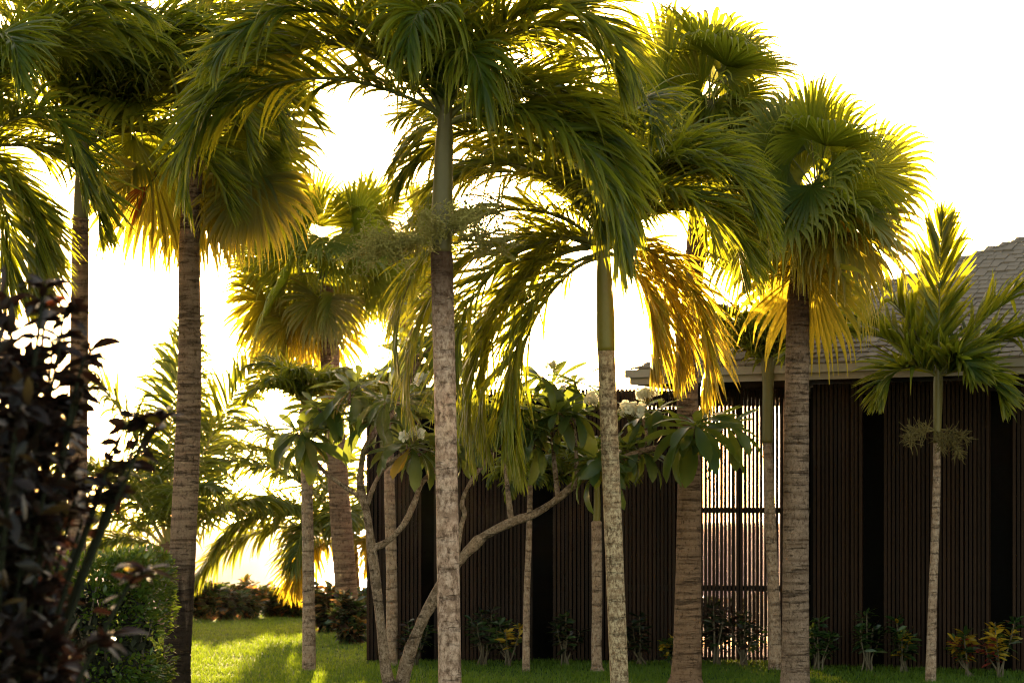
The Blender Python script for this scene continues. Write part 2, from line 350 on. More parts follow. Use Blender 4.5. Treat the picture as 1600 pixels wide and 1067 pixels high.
# ------------------------------------------------------------------ palms
def frond(parent, rng, loc, az, e0, e1, L, p=1.3, nl=48, ll=.55, lw=.022, vee=30, droop=.9, wind=(.25, 0, 0), sway=0., pet=.1,
          mat='frond', rib='midrib', a0=54, a1=18, rr=.017, K=6, twist=0., twist0=0.):
    ns = 36; s = np.linspace(0, 1, ns)
    el = rad(e0 + (e1 - e0) * s**p); az_ = rad(az + sway * s**2)
    T = np.stack([np.cos(el) * np.cos(az_), np.cos(el) * np.sin(az_), np.sin(el)], -1)
    pts = np.vstack([[0, 0, 0], np.cumsum((T[1:] + T[:-1]) / 2 * L / (ns - 1), 0)])
    B = np.stack([-np.sin(az_), np.cos(az_), 0 * s], -1)
    tw = rad(twist) * s + rad(twist0); Nn = np.cross(T, B)
    B, Nn = B * np.cos(tw)[:, None] + Nn * np.sin(tw)[:, None], Nn * np.cos(tw)[:, None] - B * np.sin(tw)[:, None]
    t = np.clip(np.tile(np.linspace(pet, .995, nl), 2) + rng.normal(0, .004, 2 * nl), pet * .8, 1); side = np.repeat([-1., 1.], nl)
    keep = rng.random(2 * nl) > .03; t, side = t[keep], side[keep]; n = len(t)
    def ip(A): return np.stack([np.interp(t, s, A[:, q]) for q in range(3)], -1)
    b, Tt, Bb, Nb = ip(pts), unit(ip(T)), ip(B), ip(Nn)
    u = (t - pet) / (1 - pet)
    al = rad(a0 + (a1 - a0) * u**1.1 + rng.normal(0, 7, n)); v = rad(vee * (1 - .5 * u) + rng.normal(0, 15, n))
    D = np.cos(al)[:, None] * Tt + np.sin(al)[:, None] * (np.cos(v)[:, None] * side[:, None] * Bb + np.sin(v)[:, None] * Nb)
    D = unit(D)
    ln = ll * (.5 + .5 * np.sin(np.pi * np.clip(.14 + .80 * u, 0, 1))) * (1 - .35 * u**4) * rng.uniform(.88, 1.1, n)
    dr = droop * rng.uniform(.25, 1.7, n) + (rng.random(n) < .06) * 1.2
    C = [b]; cur = b; Ds = [D]
    for k in range(K):
        g = np.array([0, 0, -1.]) * (dr * (.25 + 1.3 * k / K))[:, None] + np.array(wind) * (.3 + k / K)
        D = unit(D + g * .34 * (6 / K)); cur = cur + D * (ln / K)[:, None]; C.append(cur); Ds.append(D)
    C = np.stack(C, 1); Ds = np.stack(Ds, 1)
    W = unit(Tt[:, None] - (Tt[:, None] * Ds).sum(-1, keepdims=True) * Ds); Wn = np.cross(Ds, W)
    ph = rad(rng.normal(0, 22, n))[:, None, None] + rad(rng.normal(0, 25, n))[:, None, None] * np.linspace(0, 1, K + 1)[None, :, None]
    W, Wn = W * np.cos(ph) + Wn * np.sin(ph), Wn * np.cos(ph) - W * np.sin(ph)
    prof = np.interp(np.linspace(0, 1, K + 1), [0, .12, .35, .65, .88, 1], [.4, .8, 1, .8, .38, .04])
    wd = lw * (.75 + .25 * np.sin(np.pi * u)) * rng.uniform(.85, 1.15, n)
    Wv = W * (wd[:, None] * prof)[..., None]; Mv = Wn * (wd[:, None] * prof * -.6)[..., None]
    V, Q = strips(C, Wv, Mv)
    Cc = np.zeros((n, K + 1, 3, 3)); Cc[..., 0] = rng.random(n)[:, None, None]; Cc[..., 1] = np.linspace(0, 1, K + 1)[None, :, None]; Cc[..., 2] = rng.random()
    tv, tq, tt = tube(pts, np.interp(s, [0, .1, .5, 1], [rr * 1.7, rr, rr * .6, rr * .12]), 5)
    f = build('frond', tv, tq, M[rib], parent, loc, None, True, tt)
    lf = build('leaflets', V, Q, M[mat], f, None, Cc); lf['kind'] = 'stuff'
    return f

def fan(parent, rng, loc, az, el, Lp=.5, Rb=.65, nseg=38, span=140, mat='fan', droop=.5, tipdroop=2.2, cup=.12, fold=.3, split=.56, rib='midrib', bd=0):
    s = np.linspace(0, 1, 10); e = rad(el + 18 - 26 * s)
    a = rad(az); T = np.stack([np.cos(e) * np.cos(a), np.cos(e) * np.sin(a), np.sin(e)], -1)
    pts = np.vstack([[0, 0, 0], np.cumsum((T[1:] + T[:-1]) / 2 * Lp / 9, 0)])
    A = T[-1]; ee = rad(el - 14 - bd); A = np.array([np.cos(ee) * np.cos(a), np.cos(ee) * np.sin(a), np.sin(ee)])
    S = np.array([-np.sin(a), np.cos(a), 0.]); Nn = np.cross(A, S)
    rl = rad(rng.choice([-1, 1]) * abs(np.cos(a)) * 62 + rng.normal(0, 22)); S, Nn = S * np.cos(rl) + Nn * np.sin(rl), Nn * np.cos(rl) - S * np.sin(rl)
    th = rad(np.linspace(-span, span, nseg) + rng.normal(0, .8, nseg)); n = nseg; K = 10
    D = unit(np.cos(th)[:, None] * A + np.sin(th)[:, None] * S + Nn * (cup + fold * np.abs(np.sin(th / 2)))[:, None])
    ln = Rb * (.72 + .28 * np.cos(th * .6)) * rng.uniform(.92, 1.08, n)
    hub = pts[-1]; cur = np.tile(hub, (n, 1)); C = [cur]; Ds = [D]; u = np.linspace(0, 1, K + 1)
    dr = droop * rng.uniform(.7, 1.3, n); td = tipdroop * rng.uniform(.3, 1.5, n)
    broken = rng.random(n) < .1; td = td + broken * 2.5
    for k in range(K):
        q = (k + 1) / K
        g = np.array([0, 0, -1.]) * (dr * .12 * (.4 + q) + td * .16 * max(0, (q - .74)) / .26)[:, None]
        D = unit(D + g); cur = cur + D * (ln / K)[:, None]; C.append(cur); Ds.append(D)
    C = np.stack(C, 1); Ds = np.stack(Ds, 1)
    W0 = -np.sin(th)[:, None] * A + np.cos(th)[:, None] * S
    W = unit(W0[:, None] - (W0[:, None] * Ds).sum(-1, keepdims=True) * Ds); Wn = np.cross(Ds, W)
    dth = rad(2 * span / nseg)
    hw = np.minimum(u * np.tan(dth / 2) * 1.04, split * np.tan(dth / 2)) ; hw = np.where(u > split, split * np.tan(dth / 2) * np.interp(u, [split, .74, .88, 1], [1, .66, .2, .06]), hw) + .002
    wd = ln[:, None] * hw[None]
    tw = rad(rng.normal(0, 16, n))[:, None, None] * np.clip((u - split) / (1 - split), 0, 1)[None, :, None]
    W, Wn = W * np.cos(tw) + Wn * np.sin(tw), Wn * np.cos(tw) - W * np.sin(tw)
    V, Q = strips(C, W * wd[..., None], Wn * (wd * .45)[..., None])
    Cc = np.zeros((n, K + 1, 3, 3)); Cc[..., 0] = (.5 * rng.random(n) + .5 * rng.random())[:, None, None]; Cc[..., 1] = u[None, :, None]
    tv, tq, tt = tube(pts, np.interp(s, [0, .3, 1], [.016, .010, .007]), 5)
    f = build('fan_leaf', tv, tq, M[rib], parent, loc, None, True, tt)
    lf = build('blade', V, Q, M[mat], f, None, Cc)
    return f

def trunk(parent, rng, pts, rads, mat, base, rings=.05, amp=.025, name='trunk', sides=22):
    pts = np.asarray(pts) - base; L = np.linalg.norm(np.diff(pts, axis=0), axis=1).sum(); n = int(max(24, min(220, L / .022)))
    path = catmull(pts, n); s = np.linspace(0, 1, n)
    r = np.interp(s, np.linspace(0, 1, len(rads)), rads) if not isinstance(rads[0], tuple) else np.interp(s, [q[0] for q in rads], [q[1] for q in rads])
    z = s * L; ph = z / rings + np.cumsum(rng.normal(0, .05, n))
    saw = (ph % 1.0)
    rip = 1 + amp * (1 - saw)[:, None] * (.6 + .8 * rng.random((1, sides))) + rng.normal(0, amp * .35, (n, sides))
    V, Q, T = tube(path, r, sides, True, rip)
    return build(name, V, Q, M[mat], parent, None, None, True, T)

def shaft(parent, pts, rads, mat, base, name='crownshaft'):
    path = catmull(np.asarray(pts) - base, 24); r = np.interp(np.linspace(0, 1, 24), np.linspace(0, 1, len(rads)), rads)
    V, Q, T = tube(path, r, 20); return build(name, V, Q, M[mat], parent, None, None, True, T)

def spray(parent, rng, loc, n_main, L, mat, el=(-30, 50), name='flower_branch', beads=True, az=None, fine=1.0, side=2):
    for k in range(n_main):
        mb = MB(); a = rad(rng.uniform(0, 360) if az is None else az[k % len(az)]); e = rad(rng.uniform(*el)); l = L * rng.uniform(.75, 1.1)
        s = np.linspace(0, 1, 9); ee = e - s * rad(45)
        T = np.stack([np.cos(ee) * np.cos(a), np.cos(ee) * np.sin(a), np.sin(ee)], -1)
        pts = np.vstack([[0, 0, 0], np.cumsum(T[1:] * l / 8, 0)]) + rng.normal(0, .006, (9, 3))
        mb.add(*tube(pts, np.linspace(.011, .004, 9), 4))
        for q in range(int(24 * fine)):
            u = rng.uniform(.25, 1); b = np.array([np.interp(u, s, pts[:, i]) for i in range(3)])
            D = unit(T[int(u * 8)] * .6 + rng.normal(0, .6, 3)); ll = l * rng.uniform(.22, .5)
            w = [b]
            for i in range(6): D = unit(D + rng.normal(0, .22, 3) + np.array([0, 0, .03])); w.append(w[-1] + D * ll / 6)
            w = np.array(w); mb.add(*tube(w, np.linspace(.006, .003, 7), 3))
            for i in range(2, 7):
                for _ in range(side):
                    D2 = unit(rng.normal(0, 1, 3)); l2 = rng.uniform(.03, .09)
                    q2 = np.array([w[i], w[i] + D2 * l2 * .5 + rng.normal(0, .006, 3), w[i] + D2 * l2]); mb.add(*tube(q2, [.0032, .0028, .002], 3))
                    if beads:
                        for _ in range(2):
                            c = q2[rng.integers(1, 3)] + rng.normal(0, .005, 3); rb = rng.uniform(.005, .010)
                            mb.add(c + rb * np.array([[1, 0, 0], [-1, 0, 0], [0, 1, 0], [0, -1, 0], [0, 0, 1], [0, 0, -1.]]),
                                   None, [[0, 2, 4], [2, 1, 4], [1, 3, 4], [3, 0, 4], [2, 0, 5], [1, 2, 5], [3, 1, 5], [0, 3, 5]])
        mb.build(name, M[mat], parent, loc)

PG = 'palm trees on the lawn'
# --- tall feather palm in the middle
rng = np.random.default_rng(11)
base = G(704, 18.5)
t = thing('feather_palm', 'tall palm with mottled pinkish grey trunk and cream flower sprays, in the middle', 'palm tree', base, PG)
trunk(t, rng, [base, P(703, 1067, 18.5), P(697, 700, 18.5), P(690, 395, 18.5)], [.115, .088, .083, .084], 'bark_pinkgrey', base, .055, .012)
shaft(t, [P(690, 398, 18.5), P(691, 330, 18.5), P(694, 230, 18.5), P(697, 150, 18.5)], [.076, .082, .070, .045], 'crownshaft', base)
c = P(695, 195, 18.5) - base
for (az, e0, e1, L, kw) in [
        (183, 30, -62, 2.35, {}), (168, 44, -55, 2.35, {}), (188, 66, -95, 2.9, dict(p=.9)), (205, 62, -60, 2.3, {}), (176, 56, -75, 2.5, {}),
        (150, 76, -30, 2.3, {}), (118, 80, 0, 2.2, {}), (262, 74, -75, 1.8, dict(droop=1.2)), (75, 84, 20, 2.2, {}), (285, 60, -80, 1.5, dict(droop=1.2)),
        (3, 62, -100, 2.2, dict(p=.75)), (-8, 34, -96, 2.1, dict(p=.8, droop=1.3)), (20, 40, -65, 1.7, {}), (48, 62, -40, 2.0, {}), (10, 20, -70, 1.6, {}),
        (-35, 66, -80, 2.2, {}), (232, 82, -20, 2.2, {}), (310, 82, -40, 2.1, {}), (345, 76, -82, 2.0, {}), (200, 78, -40, 2.4, {}), (355, 84, -20, 2.3, {})]:
    k = dict(ll=.74, lw=.0185, nl=72, mat='frond', wind=(.08, 0, 0), droop=.48, sway=rng.normal(0, 10), twist=rng.normal(0, 18), twist0=rng.normal(0, 8)); k.update(kw)
    frond(t, rng, c + np.array([0, 0, rng.uniform(-.03, .16)]), az, e0, e1, L, **k)
spray(t, rng, P(690, 385, 18.5) - base, 7, .62, 'flower_spray', (15, 60), az=[180, 200, 160, 10, -20, 250, 290])

# --- second feather palm with olive crownshaft
rng = np.random.default_rng(12); base = G(970, 20.5)
t = thing('feather_palm', 'palm with long olive yellow crownshaft, lichen spotted trunk and one golden drooping frond', 'palm tree', base, PG)
trunk(t, rng, [base, P(968, 1067, 20.5), P(957, 800, 20.5), P(947, 545, 20.5)], [.10, .078, .076, .072], 'bark_lichen', base, .05, .014)
shaft(t, [P(947, 548, 20.5), P(946, 500, 20.5), P(944, 430, 20.5), P(943, 380, 20.5)], [.076, .080, .066, .045], 'crownshaft_olive', base)
c = P(943, 398, 20.5) - base
for (az, e0, e1, L, kw) in [
        (180, 22, -100, 2.35, dict(p=.55)), (196, 38, -100, 2.5, dict(p=.6)), (172, 50, -98, 2.7, dict(p=.7)), (160, 60, -70, 2.2, {}), (200, 74, -70, 2.5, {}), (186, 62, -98, 2.7, dict(p=.8)),
        (-4, 40, -100, 1.75, dict(mat='frond_yellow', p=.5, droop=.9)), (14, 20, -98, 1.4, dict(mat='frond_yellow', p=.5, droop=.9)), (-12, 0, -98, 1.1, dict(mat='frond_yellow', p=.5, droop=.9)), (188, 8, -102, 2.1, dict(p=.45)), (165, 30, -102, 2.3, dict(p=.5)), (205, 20, -102, 2.2, dict(p=.45)), (8, 54, -84, 1.75, dict(mat='frond_dark')), (-22, 50, -88, 1.6, dict(mat='frond_dark')), (-6, 64, -84, 1.9, {}),
        (30, 74, -50, 1.9, {}), (350, 80, -70, 1.9, {}), (330, 72, -78, 1.9, {}), (90, 80, 0, 2.2, {}), (130, 74, -30, 2.3, {}), (10, 82, -60, 2.0, {}),
        (240, 80, -40, 2.4, {}), (290, 82, -60, 2.4, {}), (172, 82, -30, 2.5, {}), (212, 62, -80, 2.3, {}), (265, 60, -80, 1.6, {}), (150, 30, -85, 1.0, {}), (310, 60, -80, 1.7, {}), (190, 80, -60, 2.5, {}), (0, 75, -75, 1.9, {})]:
    k = dict(ll=.68, lw=.0175, nl=72, mat='frond', wind=(.12, 0, 0), droop=.55, sway=rng.normal(0, 10), twist=rng.normal(0, 18), twist0=rng.normal(0, 8)); k.update(kw)
    frond(t, rng, c + np.array([0, 0, rng.uniform(-.03, .14)]), az, e0, e1, L, **k)

# --- feather palm at the left edge
rng = np.random.default_rng(13); base = G(112, 22)
t = thing('feather_palm', 'palm with brown trunk and windswept fronds behind the dark purple bush', 'palm tree', base, PG)
trunk(t, rng, [base, P(116, 1000, 22), P(122, 700, 22), P(126, 342, 22)], [.11, .088, .084, .076], 'bark_left', base, .05, .016)
shaft(t, [P(126, 345, 22), P(128, 300, 22), P(130, 240, 22), P(131, 200, 22)], [.070, .072, .06, .04], 'crownshaft', base)
c = P(130, 235, 22) - base
for (az, e0, e1, L, kw) in [
        (-5, 62, -85, 2.5, {}), (12, 40, -70, 2.2, {}), (-25, 58, -90, 2.3, {}), (180, 40, -85, 2.1, {}), (196, 62, -80, 2.4, {}), 
        (215, 72, -60, 2.4, {}), (250, 82, -10, 2.2, {}), (300, 82, -10, 2.2, {}), (335, 78, -50, 2.4, {}), (60, 76, -20, 2.3, {}), (110, 76, -20, 2.3, {}), 
        (145, 70, -40, 2.3, {}), (185, 82, -20, 2.5, {}), (0, 84, -30, 2.5, {}), (-12, 24, -80, 1.7, {}), (178, 25, -90, 1.7, {}), (-8, 74, -60, 2.6, {}), (8, 55, -50, 2.5, {})]:
    k = dict(ll=.74, lw=.0185, nl=68, mat='frond_dark', wind=(.36, 0, .08), droop=.5, sway=rng.normal(0, 10), twist=rng.normal(0, 18), twist0=rng.normal(0, 8)); k.update(kw)
    frond(t, rng, c + np.array([0, 0, rng.uniform(-.03, .14)]), az, e0, e1, L, **k)
# --- another feather palm, its trunk just outside the left edge
rng = np.random.default_rng(16); base = G(-62, 20.5)
t = thing('feather_palm', 'palm whose drooping fronds reach in from beyond the left edge', 'palm tree', base, PG)
trunk(t, rng, [base, P(-62, 1000, 20.5), P(-58, 700, 20.5), P(-52, 330, 20.5)], [.11, .088, .084, .076], 'bark_left', base, .05, .016)
shaft(t, [P(-52, 333, 20.5), P(-51, 290, 20.5), P(-50, 230, 20.5), P(-49, 190, 20.5)], [.070, .072, .06, .04], 'crownshaft', base)
c = P(-50, 245, 20.5) - base
for (az, e0, e1, L, kw) in [(-6, 20, -100, 1.5, dict(p=.42)), (-20, 10, -100, 1.3, dict(p=.36)), (12, 25, -100, 1.4, dict(p=.38)), (15, 20, -92, 1.5, {}), (-15, 80, -30, 2.4, {}), (35, 76, -30, 2.2, {}), (300, 76, -70, 2.2, {}),
        (5, 80, -40, 2.4, {}), (60, 78, -30, 2.2, {}), (180, 50, -80, 2.0, {}), (210, 70, -70, 2.0, {}), (150, 70, -60, 2.0, {}), (100, 70, -40, 2.0, {}), (250, 72, -70, 2.0, {}), (330, 40, -90, 1.8, {})]:
    k = dict(ll=.72, lw=.0185, nl=66, mat='frond_dark', wind=(.3, 0, .05), droop=.7, sway=rng.normal(0, 10), twist=rng.normal(0, 18)); k.update(kw)
    frond(t, rng, c + np.array([0, 0, rng.uniform(-.03, .14)]), az, e0, e1, L, **k)

# --- small feather palm at the right
rng = np.random.default_rng(14); base = G(1454, 24.2)
t = thing('feather_palm', 'slim palm with stiff upright fronds and brown fruit branches before the slatted wall', 'palm tree', base, PG)
trunk(t, rng, [base, P(1457, 950, 24.2), P(1463, 780, 24.2), P(1464, 690, 24.2)], [.056, .045, .040, .036], 'bark_grey', base, .06, .01, sides=16)
shaft(t, [P(1464, 692, 24.2), P(1465, 650, 24.2), P(1466, 600, 24.2), P(1466, 560, 24.2)], [.038, .044, .05, .03], 'crownshaft', base)
c = P(1466, 590, 24.2) - base
for (az, e0, e1, L, kw) in [
        (70, 88, 76, 1.5, dict(mat='frond', vee=6, a0=42, a1=12, ll=.62, nl=44, droop=.03, lw=.026)), (174, 66, 36, 1.5, {}), (6, 56, 18, 1.7, {}), (188, 46, -40, 1.6, {}), (-6, 42, -36, 1.6, {}),
        (210, 30, -75, .8, {}), (-30, 25, -80, .75, {}), (150, 50, 0, 1.3, {}), (25, 40, -10, 1.4, {}), (290, 45, -60, .7, {}), (90, 60, 10, 1.3, {})]:
    L *= 1.08; k = dict(ll=.54, lw=.026, nl=42, mat='frond_dark', wind=(.05, 0, 0), droop=.25, vee=38, rr=.012); k.update(kw)
    frond(t, rng, c, az, e0, e1, L, **k)
spray(t, rng, P(1465, 672, 24.2) - base, 7, .36, 'fruit_spray', (-25, 25), 'fruit_branch', False, az=[180, 205, 150, 0, 25, -30, 270], fine=2.2, side=0)

# --- slim palm beside the right fan palm
rng = np.random.default_rng(15); base = G(1212, 26.2)
t = thing('feather_palm', 'slim palm with dark tufted crown below the roof, close beside the thick fan palm trunk', 'palm tree', base, PG)
trunk(t, rng, [base, P(1210, 960, 26.2), P(1203, 800, 26.2), P(1199, 690, 26.2)], [.080, .066, .060, .052], 'bark_grey', base, .05, .012, sides=16)
shaft(t, [P(1199, 692, 26.2), P(1199, 650, 26.2), P(1200, 600, 26.2), P(1200, 555, 26.2)], [.060, .056, .06, .09], 'crownshaft', base)
c = P(1200, 580, 26.2) - base
for az in range(0, 360, 24):
    frond(t, rng, c, az + rng.normal(0, 6), rng.uniform(60, 84), rng.uniform(-40, 45), rng.uniform(.9, 1.35), ll=.42, lw=.02, nl=36, mat='frond', droop=.7, rr=.012)
for az in range(10, 370, 40):
    frond(t, rng, c + np.array([0, 0, .1]), az, 75, rng.uniform(10, 60), rng.uniform(.4, .6), ll=.26, lw=.018, nl=22, mat='frond_dark', droop=.5, rr=.010)

# --- small palms in front of the slatted screen
def small_palm(seed, label, px0, d, pts, rads, crown, fr, mat='frond', bark='bark_grey', sh=None, ll=.34, lw=.016):
    rng = np.random.default_rng(seed); base = G(px0, d)
    t = thing('small_palm', label, 'palm tree', base, PG)
    trunk(t, rng, [base] + [P(a, b, d) for a, b in pts], rads, bark, base, .045, .014, sides=14)
    if sh: shaft(t, [P(a, b, d) for a, b in sh[0]], sh[1], 'crownshaft_olive', base)
    c = P(*crown, d) - base
    n, L, e0, e1 = fr
    for k in range(n):
        frond(t, rng, c, k * 137.5 + rng.normal(0, 8), rng.uniform(*e0), rng.uniform(*e1), L * rng.uniform(.8, 1.15), ll=ll, lw=lw, nl=34, mat=mat, droop=.8, rr=.010)
    return t
small_palm(21, 'slim grey palm trunk standing alone on the sunlit lawn', 483, 26.06, [(482, 900), (479, 750), (475, 640)], [.075, .064, .060, .05], (475, 632), (16, .75, (35, 80), (-60, 10)))
small_palm(22, 'slim grey palm trunk behind the forked frangipani stems', 612, 26.9, [(612, 900), (609, 780), (607, 650)], [.068, .062, .060, .05], (607, 640), (12, .7, (30, 75), (-70, 0)))
small_palm(23, 'thinnest palm trunk in front of the screen, right of the mottled trunk', 822, 25.9, [(823, 940), (826, 850), (829, 750)], [.042, .034, .032, .026], (829, 745), (14, .5, (10, 75), (-80, -20)), 'frond_dark', ll=.24)
small_palm(24, 'small palm with short yellow crownshaft and swollen foot', 933, 25.9, [(932, 1010), (933, 940), (932, 815)], [(0, .085), (.06, .062), (.15, .055), (1, .055)], (932, 735), (12, .6, (20, 75), (-80, -10)), 'frond_dark', 'bark_grey',
           ([(932, 817), (933, 790), (933, 760), (933, 730)], [.040, .036, .032, .026]), ll=.28)

# --- fan palms
def fan_palm(seed, label, px0, d, pts, rads, bark, crown, leaves, Lp, Rb, old=.2, dead=0, rings=.05, amp=.02, skip=None, name='fan_palm', tip=2.2, nseg=38, etop=76, ebot=-58, dmul=1., lpv=.5, rag=0):
    rng = np.random.default_rng(seed); base = G(px0, d)
    t = thing(name, label, 'palm tree', base, PG)
    trunk(t, rng, [base] + [P(a, b, d) for a, b in pts], rads, bark, base, rings, amp)
    c = P(*crown, d) - base
    for k in range(leaves):
        u = (k + .5) / leaves; el = etop - (etop - ebot) * u + rng.normal(0, 8 + 7 * rag); az = k * 137.5 + rng.normal(0, 10)
        if skip and skip(az % 360, el): continue
        mt = 'fan_dead' if u > 1 - dead else ('fan_old' if u > 1 - old - dead else 'fan')
        fan(t, rng, c + np.array([0, 0, .10 * (1 - u)]), az, el, Lp * rng.uniform(lpv, 1.15), Rb * rng.uniform(.85 - .13 * rag, 1.12 + .1 * rag), mat=mt, nseg=nseg,
            droop=(.2 + .9 * max(0, u - .4)) * dmul, tipdroop=tip, span=rng.uniform(80, 118), fold=rng.uniform(.05, .4), bd=rng.uniform(5, 45))
    return t, c, base
fan_palm(31, 'fan palm with ringed grey trunk and big round crown above the roof eave', 1242, 22.5, [(1243, 1000), (1244, 750), (1248, 470), (1262, 350)],
         [.145, .125, .118, .105, .09], 'bark_fan', (1275, 325), 34, .54, .86, .25, tip=7, nseg=32, dmul=.6, lpv=.25, rag=1)
fan_palm(32, 'fan palm with thick brown trunk and the highest crown, behind the frangipani leaf tuft', 1071, 23.5, [(1074, 1000), (1077, 740), (1075, 560), (1095, 300), (1105, 200)],
         [(0, .19), (.05, .155), (.2, .135), (.45, .105), (1, .085)], 'bark_brown', (1108, 180), 34, .50, .80, .1, tip=7, nseg=32, dmul=.6, lpv=.25, rag=1)
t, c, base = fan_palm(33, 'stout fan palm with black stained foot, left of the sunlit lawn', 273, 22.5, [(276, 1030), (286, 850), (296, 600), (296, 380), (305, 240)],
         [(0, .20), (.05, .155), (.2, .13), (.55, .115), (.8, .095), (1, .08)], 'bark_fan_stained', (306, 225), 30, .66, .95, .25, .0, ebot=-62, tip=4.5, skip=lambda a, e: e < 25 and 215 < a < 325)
rng = np.random.default_rng(5)
fan(t, rng, c, 200, -48, .62, .45, 22, 60, 'fan_red', .8)
fan_palm(34, 'leaning fan palm in front of the sun, its trunk rising from copper shrubs', 551, 33, [(546, 980), (532, 800), (518, 600), (513, 500), (508, 452)],
         [(0, .17), (.3, .15), (.7, .13), (1, .10)], 'bark_brown', (505, 432), 42, .82, .95, .25, .0, tip=4, etop=66, ebot=-62, skip=lambda a, e: e < -12 and (a < 60 or a > 318))
fan_palm(35, 'distant fan palm with a small crown behind the mottled trunk and flower sprays', 655, 35, [(650, 800), (640, 600), (628, 400)],
         [.15, .13, .12, .10], 'bark_brown', (626, 385), 20, .55, .72, .25, .1, tip=4, etop=55, ebot=-60, skip=lambda a, e: e < -25 and 130 < a < 300)

# --- coconut palms by the shore
def coconut(seed, label, px0, d, cz, fr):
    rng = np.random.default_rng(seed); base = G(px0, d); c = P(px0, cz, d) - base
    t = thing('coconut_palm', label, 'palm tree', base, PG)
    trunk(t, rng, [base, base + c * .5, base + c + np.array([0, 0, .1])], [.2, .17, .13], 'bark_brown', base, .07, .03)
    for (az, e0, e1, L, kw) in fr:
        k = dict(ll=.80, lw=.024, nl=88, mat='coconut', rib='midrib_pale', wind=(.05, 0, 0), droop=.75, vee=18, pet=.16, rr=.024, a0=68, a1=25, twist=rng.normal(0, 12)); k.update(kw)
        frond(t, rng, c, az, e0, e1, L, **k)
coconut(41, 'young coconut palm behind the clipped hedge, with tall backlit fronds', 263, 36, 862,
        [(180, 88, 104, 3.5, dict(twist0=80, twist=10, sway=0)), (8, 88, 80, 3.55, dict(twist0=60)), (0, 74, 52, 3.3, dict(twist0=70)), (160, 80, 40, 3.2, dict(twist0=40)), (180, 66, -20, 3.0, {}), (170, 48, -50, 2.2, {}), (195, 30, -70, 1.6, {}), (225, 60, 0, 2.6, {}),
         (80, 70, 10, 3.0, {}), (300, 62, -20, 2.2, {}), (-10, 50, -20, 2.2, {}), (120, 60, -10, 2.8, {})])
coconut(42, 'young coconut palm with long arching fronds over the sea view', 545, 37, 850,
        [(180, 50, -50, 2.9, dict(p=1.1)), (176, 32, -62, 2.8, dict(p=1.0)), (190, 64, -30, 3.0, {}), (165, 74, 0, 3.2, {}), (200, 42, -60, 2.4, {}), (150, 60, 0, 3.0, {}), (120, 76, 30, 3.0, {}),
         (10, 55, -50, 2.4, {}), (-5, 30, -75, 2.0, {}), (30, 70, 0, 2.6, {}), (330, 50, -60, 2.0, {}), (270, 55, -50, 1.6, {}), (240, 40, -80, 1.8, {}), (300, 20, -80, 1.4, dict(mat='frond_yellow')), (220, 10, -85, 1.3, dict(mat='frond_yellow')), (350, 5, -85, 1.2, dict(mat='frond_yellow'))])

# ------------------------------------------------------------------ frangipani tree
rng = np.random.default_rng(51)
DP = 22.7; base = G(618, DP)
t = thing('frangipani_tree', 'frangipani with forked pale stems, long leaves and white flower clusters', 'tree', base)
def stem(name, pts, r0, r1, dd=0.):
    w = np.array([P(a, b, DP + (c if False else 0)) for a, b, *c in pts]); k = len(w)
    off = np.array([(q[2] if len(q) > 2 else 0) for q in pts]) ; w[:, 1] += off; w[:, 0] *= 1 + off / DP
    path = catmull(w - base, k * 5); n = len(path)
    r = np.linspace(r0, r1, n) * (1 + .10 * np.sin(np.linspace(0, k * 2.6, n)) + rng.normal(0, .03, n))
    V, Q, T = tube(path, r, 12, True, 1 + rng.normal(0, .03, (n, 12)))
    build(name, V, Q, M['plum_bark'], t, None, None, True, T)
stem('trunk', [(612, 1081), (602, 1040), (591, 940), (581, 860), (573, 800), (563, 757), (569, 705), (590, 668)], .056, .026)
stem('trunk', [(624, 1081), (640, 1020), (662, 965), (690, 915), (716, 878), (742, 850), (762, 834), (800, 815), (836, 802), (870, 780), (902, 754), (950, 726), (1000, 706), (1050, 692), (1085, 676)], .062, .020)
stem('branch', [(581, 856), (603, 847), (630, 820), (647, 786), (659, 755), (684, 728), (700, 694)], .032, .020)
stem('branch', [(561, 775), (536, 758), (508, 738), (486, 708), (480, 690)], .024, .015)
stem('branch', [(573, 790), (585, 757), (600, 732), (625, 712, -.2), (640, 702, -.3)], .024, .015)
stem('branch', [(588, 670), (606, 656), (627, 620), (647, 578), (651, 548)], .026, .017)
stem('branch', [(606, 656), (583, 655), (562, 640), (543, 622)], .022, .015)
stem('branch', [(712, 882), (719, 828), (726, 803), (722, 786), (733, 757), (763, 714), (790, 670)], .026, .017)
stem('branch', [(799, 816), (794, 770), (788, 720), (784, 672), (778, 640)], .026, .016)
stem('branch', [(872, 779), (866, 720, .2), (862, 660, .3), (862, 600, .3)], .024, .015)
stem('branch', [(902, 754), (900, 700), (896, 650)], .022, .014)
stem('branch', [(647, 578), (668, 540, .3), (690, 500, .4)], .020, .014)
stem('branch', [(1000, 706), (1010, 680), (1005, 655)], .020, .014)
